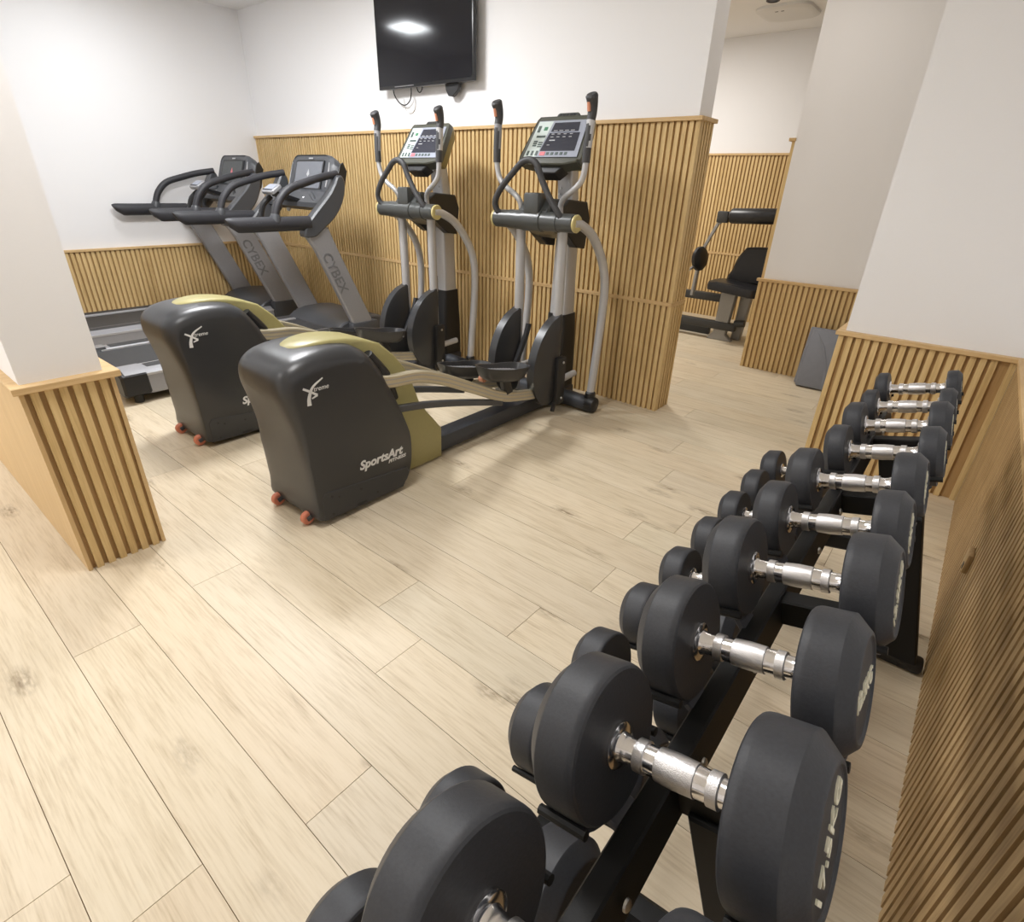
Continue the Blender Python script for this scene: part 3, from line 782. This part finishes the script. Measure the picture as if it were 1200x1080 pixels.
    for sg in (-1, 1): sd.prism([(.02, .02), (.025, .24), (.05, .268), (.10, .22), (.11, .06), (.07, -.01)], 'x', sg * .338, sg * .352, .004)
    build_each(sd, 'console_cheek', M['blk'], con)
    es = MB(O, mt)
    for sg in (-1, 1): es.tube([(sg * .272, -.016, .05), (sg * .276, -.014, .15), (sg * .268, -.014, .24)], .006, 8)
    build_each(es, 'console_edge', M['silver'], con)
    MB(O, mt).prism(rrect(-.190, .190, .035, .245, .01, 2), 'y', -.020, -.0245).build('screen', M['screen'], con)
    fr = MB(O, mt); fr.prism(rrect(-.205, .205, .022, .258, .012, 2), 'y', -.016, -.022); fr.build('screen_frame', M['blk'], con)
    MB(O, mt).prism([(.0, .125), (-.02, .145), (.0, .185), (.02, .145)], 'y', -.0245, -.0252).build('emblem', M['badge'], con)
    MB(O, mt).box(-.03, .03, -.0215, -.0195, .266, .276).build('badge', M['badge'], con)
    MB(O, mt).box(-.055, .055, -.014, .03, .293, .303).build('console_slot', M['blk'], con)
    # lower bridge with keypad and heart rate bar
    br = [(2.86, 1.33), (2.80, 1.30), (2.71, 1.235), (2.71, 1.20), (2.80, 1.17), (2.91, 1.21), (2.93, 1.32)]
    mb().prism(br, 'x', X(-.39), X(.39), .012).build('console_bridge', M['tmdark'], t)
    nk = mb()
    nk.loft([[(X(a * w), y + b * .045, z - b * .03) for a, b in rrect(-1, 1, -1, 1, .3, 3)] for y, z, w in ((2.86, 1.20, .10), (2.74, 1.24, .09), (2.62, 1.275, .085), (2.55, 1.295, .075))])
    nk.tube([(X(-.10), 2.47, 1.10), (X(-.09), 2.50, 1.20), (X(-.07), 2.57, 1.27)], .022, 10); nk.tube([(X(.10), 2.47, 1.10), (X(.09), 2.50, 1.20), (X(.07), 2.57, 1.27)], .022, 10)
    nk.tube([(X(-.10), 2.47, 1.10), (X(0), 2.46, 1.08), (X(.10), 2.47, 1.10)], .022, 10)
    neck = nk.build('control_neck', M['blk'], t)
    m2 = Matrix.Translation((CX, 2.545, 1.325)) @ Matrix.Rotation(R(-58), 4, 'X')
    p = MB(O, m2); p.prism(rrect(-.085, .085, -.055, .055, .025), 'y', -.012, .02, .006); pod = p.build('control_pod', M['tmgrey'], t)
    MB(O, m2).prism(rrect(-.062, .062, -.035, .035, .008), 'y', -.0122, -.0145).build('control_screen', M['dispw'], pod)
    hb = mb()
    for sg in (-1, 1): hb.tube([(X(sg * .10), 2.76, 1.262), (X(sg * .16), 2.78, 1.215), (X(sg * .225), 2.80, 1.16)], .0175, 12)
    build_each(hb, 'heart_rate_bar', M['silver'], t)
    cu = mb()
    for sg in (-1, 1): cu.tube([(X(sg * .15), 2.80, 1.30), (X(sg * .25), 2.755, 1.27), (X(sg * .33), 2.74, 1.20), (X(sg * .385), 2.74, 1.14)], .018, 10)
    build_each(cu, 'cup_holder', M['tmdark'], t)
    return t
T2 = treadmill()
T1 = copy_tree(T2)
T1.location = (-5.935, 2.1, 0)
T1['label'] = 'grey treadmill beside the left wall, its console screen dark with a small red emblem'
for ch in T1.children:
    for g in ch.children:
        if g.name.startswith('screen') and not g.name.startswith('screen_frame'):
            g.data = g.data.copy(); g.data.materials[0] = M['screenD']; g['label'] = 'dark screen'
        if g.name.startswith('emblem'):
            g.data = g.data.copy(); g.data.materials[0] = M['red']; g['label'] = 'small red emblem'

# ------------------------------------------------------------------ dumbbells and rack
TILT = R(15.3)
AX = Vector((math.cos(TILT), 0, math.sin(TILT)))

def head_profile(r, th):
    return [(0, .016), (0, r * .93), (0, r * .945), (.0022, r * .975), (.006, r * .993), (.010, r), (.012, r), (th * .685, r), (th * .71, r), (th * .73, r * .992), (th * .745, r * .982), (th * .955, r * .815), (th * .98, r * .797), (th * .995, r * .78), (th, r * .765), (th, r * .735), (th - .002, r * .715), (th - .003, r * .69), (th - .003, .002)]

HCACHE = {}
def dumbbell(label, cen, L, r, th, txt, roll, tsize, group, rt=None):
    t = thing('dumbbell', label, 'dumbbell', cen, (0, -TILT, 0), group)
    for sg in (-1, 1):
        key = ('h', sg, round(L, 4), round(r, 4), round(th, 4))
        m = MB(); m.lathe(head_profile(r, th), (sg * L / 2, 0, 0), (sg, 0, 0), 48)
        hd = m.build('head', M['rubber'], t, 22)
        if txt:
            # raised figures across the end face, turned with the dumbbell
            c, s_ = math.cos(roll), math.sin(roll)
            xd = Vector((0, sg * c, s_)); yd = Vector((0, -sg * s_, c))
            o = Vector((sg * (L / 2 + th - .0022), 0, 0)) - yd * tsize * .35
            text_obj('lettering', txt, tsize, M['cream'], hd, o, xd, yd, .0012, align='CENTER', bold=.0005, sx=1.12)
    q = L / 2
    h = MB()
    h.lathe([(-q - .002, .0265), (-q + .0035, .0265), (-q + .005, .0245), (-q + .006, .0170), (-q + .012, .0150), (-q + .016, .0150), (-q + .018, .0142), (-.45 * q, .0158), (0, .0168), (.45 * q, .0158), (q - .018, .0142), (q - .012, .0150), (q - .006, .0170), (q - .005, .0245), (q - .0035, .0265), (q + .002, .0265)], n=32)
    hn = h.build('handle', M['chrome'], t, 40)
    k = MB()
    k.lathe([(-.30 * q, .0164), (-.29 * q, .0176), (0, .0186), (.29 * q, .0176), (.30 * q, .0164)], n=32)
    for c in (-.56, .56): k.lathe([((c - .085) * q, .0155), ((c - .075) * q, .0180), ((c + .075) * q, .0180), ((c + .085) * q, .0155)], n=32)
    k.build('knurled_grip', M['knurl'], hn, 40)
    return t

YK = [.1875 + .2115 * k for k in range(10)]
UP = [  # inner collar x, z of the left head; handle length; head radius; head thickness; lettering; roll; size
    (-.158, .850, .150, .0925, .074, '17.5KG', 33, .033),
    (-.152, .855, .144, .0900, .070, '17.5KG', 33, .0325),
    (-.144, .858, .138, .0840, .061, '12.5KG', -12, .0290),
    (-.139, .865, .138, .0815, .061, '12.5KG', 35, .0295),
    (-.138, .858, .142, .0725, .051, '10KG', 35, .029),
    (-.135, .859, .140, .0695, .052, '10KG', 35, .028),
    (-.113, .862, .140, .0635, .046, '7.5KG', 35, .024),
    (-.114, .863, .141, .0630, .046, '7.5KG', 35, .024),
    (-.113, .857, .147, .0515, .038, '5KG', 35, .022),
    (-.111, .858, .147, .0540, .036, '5KG', 35, .022)]
ORD = ['nearest', 'second', 'third', 'fourth', 'fifth', 'sixth', 'seventh', 'eighth', 'ninth', 'farthest']
UPL = ['largest black rubber dumbbell, cut off by the frame, nearest on the top tier',
       'black rubber dumbbell reading 17.5KG, second from the near end of the top tier',
       'black rubber dumbbell with slanting 12.5KG figures, third from the near end, top tier',
       'black rubber dumbbell with 12.5KG standing on end, fourth from the near end, top tier',
       'mid-size black rubber dumbbell, fifth from the near end of the top tier',
       'mid-size black rubber dumbbell, sixth from the near end of the top tier',
       'small black rubber dumbbell, fourth from the far end of the top tier',
       'small black rubber dumbbell, third from the far end of the top tier',
       'very small black rubber dumbbell, second from the far end of the top tier',
       'very small black rubber dumbbell at the far end of the top tier']
saddle_list = []
for k, (xl, zl, L, r, th, tx, roll, ts) in enumerate(UP):
    y = YK[k] - (.008 if k == 0 else 0)
    cen = Vector((xl, y, zl)) + AX * (L / 2)
    dumbbell(UPL[k], cen, L, r, th, tx, R(roll), ts, 'dumbbells on the top tier')
    for sg in (-1, 1): saddle_list.append((cen, sg, L, r, th))
LO = [.085, .084, .083, .081, .080, .078, .077, .077, .076, .076]
for k, r in enumerate(LO):
    y = YK[k] + (.003 if k > 1 else -.022)
    L = .132; th = .078 - .0018 * k
    cen = Vector((-.353, y, .470)) + AX * (L / 2)
    if k == 0: lab = 'black rubber dumbbell at the near end of the lower tier, mostly out of the frame'
    elif k == 9: lab = 'black rubber dumbbell at the far end of the lower tier'
    elif k < 5: lab = 'black rubber dumbbell on the lower tier, %s from its near end' % ORD[k]
    else: lab = 'black rubber dumbbell on the lower tier, %s from its far end' % ORD[9 - k]
    dumbbell(lab, cen, L, r, th, None, 0, 0, 'dumbbells on the lower tier')
    for sg in (-1, 1): saddle_list.append((cen, sg, L, r, th))

def rack():
    O = (-.10, 1.14, 0)
    t = thing('dumbbell_rack', 'black two-tier steel dumbbell rack along the right wall', 'rack', O)
    def mb(): return MB(O)
    y0, y1 = .02, 2.26
    def rail(x, z, w, h, nm='rail'):
        m = Matrix.Translation((x, 0, z)) @ Matrix.Rotation(-TILT, 4, 'Y')
        return MB(O, m).box(-w / 2, w / 2, y0, y1, -h / 2, h / 2, .003, 1).build(nm, M['rackblk'], t)
    rl = [rail(-.104, .728, .032, .066), rail(.036, .766, .030, .050), rail(-.300, .345, .032, .066), rail(-.150, .385, .032, .055)]
    # saddles: curved plates under every head
    for cen, sg, L, r, th in saddle_list:
        c = cen + AX * (sg * (L / 2 + th * .45)); hw = th * .30
        n = Vector((-AX.z, 0, AX.x))                       # up, square to the axis
        m = mb(); rings = []
        R0, R1 = r + .0015, r + .0075
        A = [R(-58 + 116 * i / 14) for i in range(15)]
        for s_ in (-hw, hw):
            ring = []
            for a in A: ring.append(c + AX * s_ + Vector((0, math.sin(a) * R0, 0)) - n * math.cos(a) * R0)
            for a in reversed(A): ring.append(c + AX * s_ + Vector((0, math.sin(a) * R1, 0)) - n * math.cos(a) * R1)
            rings.append(ring)
        V = [m.ring(q) for q in rings]; m.bridge(V[0], V[1])
        for v in V:
            for i in range(14): m.face((v[i], v[i + 1], v[28 - i], v[29 - i]))
        # stem down to the rail
        up = cen.z > .7
        tgt = {(-1, 1): Vector((-.118, cen.y, .745)), (1, 1): Vector((.036, cen.y, .790)), (-1, 0): Vector((-.325, cen.y, .355)), (1, 0): Vector((-.155, cen.y, .405))}[(sg, 1 if up else 0)]
        m.bar([c - n * (r + .006), tgt], .012, .045, 1, up=(0, 1, 0)) if (c - n * (r + .006) - tgt).length > .005 else None
        sd = m.build('saddle', M['saddle'], t, 40)
        ro = mb()
        for a in (A[0], A[-1]):
            q = c + Vector((0, math.sin(a) * (r + .006), 0)) - n * math.cos(a) * (r + .006)
            ro.tube([q - AX * (hw + .008), q + AX * (hw + .012)], .006, 8, 1)
        build_each(ro, 'saddle_rod', M['rackblk'], sd)
    b = mb()
    for y in YK: b.lathe([(0, .0075), (.003, .007), (.005, .004)], (-.0835, y - .075, .735), (AX.x, 0, AX.z), 12)
    build_each(b, 'bolt', M['bolt'], rl[0])
    for y in (.49, .935, 1.45, 1.90):
        m = Matrix.Translation((-.03, y, .748)) @ Matrix.Rotation(-TILT, 4, 'Y')
        MB(O, m).box(-.085, .085, -.02, .02, -.025, .025, .003, 1).build('cross_beam', M['rackblk'], t)
        m = Matrix.Translation((-.235, y, .365)) @ Matrix.Rotation(-TILT, 4, 'Y')
        MB(O, m).box(-.085, .085, -.02, .02, -.025, .025, .003, 1).build('cross_beam', M['rackblk'], t)
    for y in (.49, 1.90):
        l = mb()
        l.prism([(-.072, .725), (.03, .755), (.06, .69), (.238, .035), (.150, .035)], 'y', y - .03, y + .03, .003)
        l.bar([(.01, y, .40), (-.26, y, .345)], .05, .06, 1)
        lg = l.build('leg', M['rackblk'], t)
        f = mb(); f.box(-.42, .258, y - .032, y + .032, .004, .045, .012); f.build('foot', M['blk'], lg)
    return t
rack()

# ------------------------------------------------------------------ things in the back
def leg_machine():
    O = (-1.95, 5.9, 0)
    t = thing('exercise_machine', 'seated leg machine with black pads, half hidden beyond the slatted wall end', 'exercise machine', O)
    def mb(): return MB(O)
    b = mb(); b.box(-2.75, -1.78, 5.82, 5.90, .11, .19, .012)
    b.tube([(-1.80, 5.86, .19), (-1.70, 5.86, .205)], .035, 12, 1)
    b.build('base_beam', M['mdark'], t)
    mb().box(-2.75, -2.10, 6.0, 6.06, .0, .10, .01).build('floor_beam', M['mdark'], t)
    mb().box(-2.60, -1.95, 6.02, 6.10, .35, .43, .012).build('middle_beam', M['mdark'], t)
    p = mb(); p.prism([(-1.99, .49), (-1.84, .49), (-1.87, .06), (-1.80, .0), (-2.06, .0), (-2.00, .08)], 'y', 5.84, 5.92, .006)
    p.build('seat_post', M['mgrey'], t)
    p = mb(); p.prism([(-1.83, .50), (-1.72, .50), (-1.76, .0), (-1.85, .0)], 'y', 5.98, 6.06, .006); p.build('rear_post', M['mgrey'], t)
    mb().loft([[(x, y, z) for x, y in rrect(-2.11, -1.58, 5.66, 6.02, .08)] if False else [(x, y, z + (.03 if x < -2.0 else 0)) for x, y in rrect(-2.11 + d, -1.58 - d, 5.66 + d, 6.02 - d, .08)] for z, d in ((.485, .02), (.49, .004), (.53, 0), (.565, .008), (.572, .03))]).build('seat_pad', M['vinyl'], t)
    bp = mb()
    q = [(-2.00, .58), (-1.98, .70), (-1.955, .80), (-1.90, .89), (-1.86, .915), (-1.66, .925), (-1.60, .90), (-1.58, .60)]
    bp.prism(closed_catmull(q, 4), 'y', 6.0, 6.10, .02); bp.build('back_pad', M['vinyl'], t)
    ar = mb(); ar.bar([(-2.31, 5.90, .74), (-2.27, 5.90, .90), (-2.17, 5.90, 1.13)], .03, .03, 2); ar.bar([(-2.17, 5.90, 1.13), (-2.12, 5.90, 1.20), (-2.05, 5.90, 1.20)], .04, .05, 2)
    ar.bar([(-2.31, 5.92, .74), (-2.33, 5.93, .40)], .035, .035, 1)
    arm = ar.build('lever_arm', M['mgrey'], t)
    jt = mb(); jt.box(-2.19, -2.08, 5.86, 5.94, 1.13, 1.235, .012); jt.build('joint_block', M['mdark'], arm)
    rl = mb(); rl.lathe([(-.0, .05), (.006, .064), (.02, .070), (.42, .070), (.434, .064), (.44, .05)], (-2.065, 5.90, 1.195), (1, 0, .04), 28); rl.build('roller_pad', M['vinyl'], arm)
    pd = mb(); pd.lathe([(-.035, .05), (-.03, .10), (-.015, .118), (.015, .118), (.03, .10), (.035, .05)], (-2.285, 5.86, .78), (.95, -.22, .1), 28); pd.build('knee_pad', M['vinyl'], arm)
    k = mb(); k.tube([(-2.30, 5.80, .72), (-2.32, 5.72, .68)], .014, 10, 1); k.build('grip_handle', M['silverD'], arm)
leg_machine()

def folded_mat():
    t = thing('exercise_mat', 'grey folded exercise mat leaning against the low slatted wall in the passage', 'exercise mat', (-.66, 4.80, 0))
    for nm, x0, x1, y0, y1, h, ln in (('front_panel', -.235, .20, 0, .05, .475, .30), ('rear_panel', -.262, .17, .062, .105, .472, .26)):
        m = Matrix.Translation((0, y0, 0)) @ Matrix.Rotation(-ln, 4, 'X')
        p = MB((0, 0, 0), m).box(x0, x1, 0, y1 - y0, .014, h, .010).build(nm, M['mat'], t)
        if nm == 'front_panel':
            b = MB((0, 0, 0), m); b.prism([(x0 + .05, .44), (x0 + .11, .33), (x0 + .17, .20), (x0 + .19, .05), (x0 + .21, .05), (x0 + .185, .20), (x0 + .125, .34)], 'y', -.004, .004, .001); b.build('crease', M['mat'], p)
folded_mat()

def ceiling_unit():
    O = (-2.03, 6.27, ZC)
    t = thing('ceiling_vent_unit', 'white rounded ceiling unit in the back room above the far wall', 'ceiling unit', O)
    MB(O).loft([[(x, y, z) for x, y in rrect(-2.27 + d, -1.80 - d, 6.02 + d, 6.52 - d, .12)] for z, d in ((ZC, 0), (ZC - .02, .0), (ZC - .03, .015), (ZC - .032, .05))]).build('cover', M['whitepl'], t)
    b = MB(O)
    for x in (-2.10, -2.05): b.box(x, x + .025, 6.12, 6.13, ZC - .034, ZC - .030)
    build_each(b, 'slot', M['vent'], t)
ceiling_unit()

def small_fittings():
    O = (-2.06, 5.90, ZC)
    t = thing('ceiling_spotlight', 'small dark spotlight on the back room ceiling, at the top edge', 'spotlight', O)
    MB(O).lathe([(0, .055), (.006, .055), (.010, .046), (.010, .040), (.004, .038)], (-2.06, 5.90, ZC), (0, 0, -1), 24).build('spot_ring', M['vent'], t)
    MB(O).lathe([(.002, .036), (.005, .030)], (-2.06, 5.90, ZC), (0, 0, -1), 20).build('spot_lens', M['blk'], t)
    O = (XR, 2.07, .35)
    t = thing('wall_socket', 'small brown box with a dark slot on the slatted right wall', 'socket', O)
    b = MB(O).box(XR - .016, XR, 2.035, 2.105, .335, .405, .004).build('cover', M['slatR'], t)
    MB(O).box(XR - .0175, XR - .012, 2.045, 2.065, .345, .365, .001).build('slot', M['blk'], b)
small_fittings()

# ------------------------------------------------------------------ light
def panel(x, y, size, watt, col=(1, .97, .93), name='ceiling_lamp_or_fill'):
    l = bpy.data.lights.new(name, 'AREA'); l.shape = 'RECTANGLE'; l.size = size[0]; l.size_y = size[1]; l.energy = watt; l.color = col
    o = bpy.data.objects.new(name, l); COL.objects.link(o); o.location = (x, y, ZC - .012)
    return o
panel(-5.45, 1.95, (.34, .34), 15, (.94, .97, 1))
panel(-3.75, 1.85, (.60, .60), 77, (.975, .985, 1))
panel(-1.70, .80, (.60, .60), 32, (1, .985, .97))
panel(-3.3, -1.3, (.60, .60), 46, (1, .985, .97))
panel(-5.2, -1.3, (.60, .60), 50, (.97, .98, 1))
panel(-3.2, 5.3, (.60, .60), 62, (1, .965, .92))
panel(-1.25, 4.3, (.30, .30), 4, (1, .95, .89))  # unseen fill light, added to brighten the hallway wall

w = bpy.data.worlds.new('World'); SC.world = w; w.use_nodes = True
w.node_tree.nodes['Background'].inputs[0].default_value = (.8, .8, .8, 1)
w.node_tree.nodes['Background'].inputs[1].default_value = .05

# ------------------------------------------------------------------ camera
cam = bpy.data.cameras.new('Camera'); co = bpy.data.objects.new('Camera', cam); COL.objects.link(co)
cam.sensor_fit = 'HORIZONTAL'; cam.sensor_width = 36; cam.lens = 36 * 637.345 / 1200
cam.clip_start = .02; cam.clip_end = 60
rt = Vector((0.77103961, 0.63613739, 0.02876009)); dn = Vector((0.30913936, -0.3344474, -0.89026838)); fw = Vector((-0.55671427, 0.69532306, -0.4545273))
mw = Matrix.Identity(4)
for i in range(3):
    mw[i][0] = rt[i]; mw[i][1] = -dn[i]; mw[i][2] = -fw[i]
mw[2][3] = 1.42
co.matrix_world = mw
SC.camera = co

vs = SC.view_settings
vs.view_transform = 'Standard'; vs.look = 'None'; vs.exposure = 0.08; vs.gamma = 1; vs.use_curve_mapping = False
SC.cycles.max_bounces = 8; SC.cycles.diffuse_bounces = 5; SC.cycles.glossy_bounces = 4
SC.cycles.use_denoising = True
SC.cycles.sample_clamp_indirect = 6
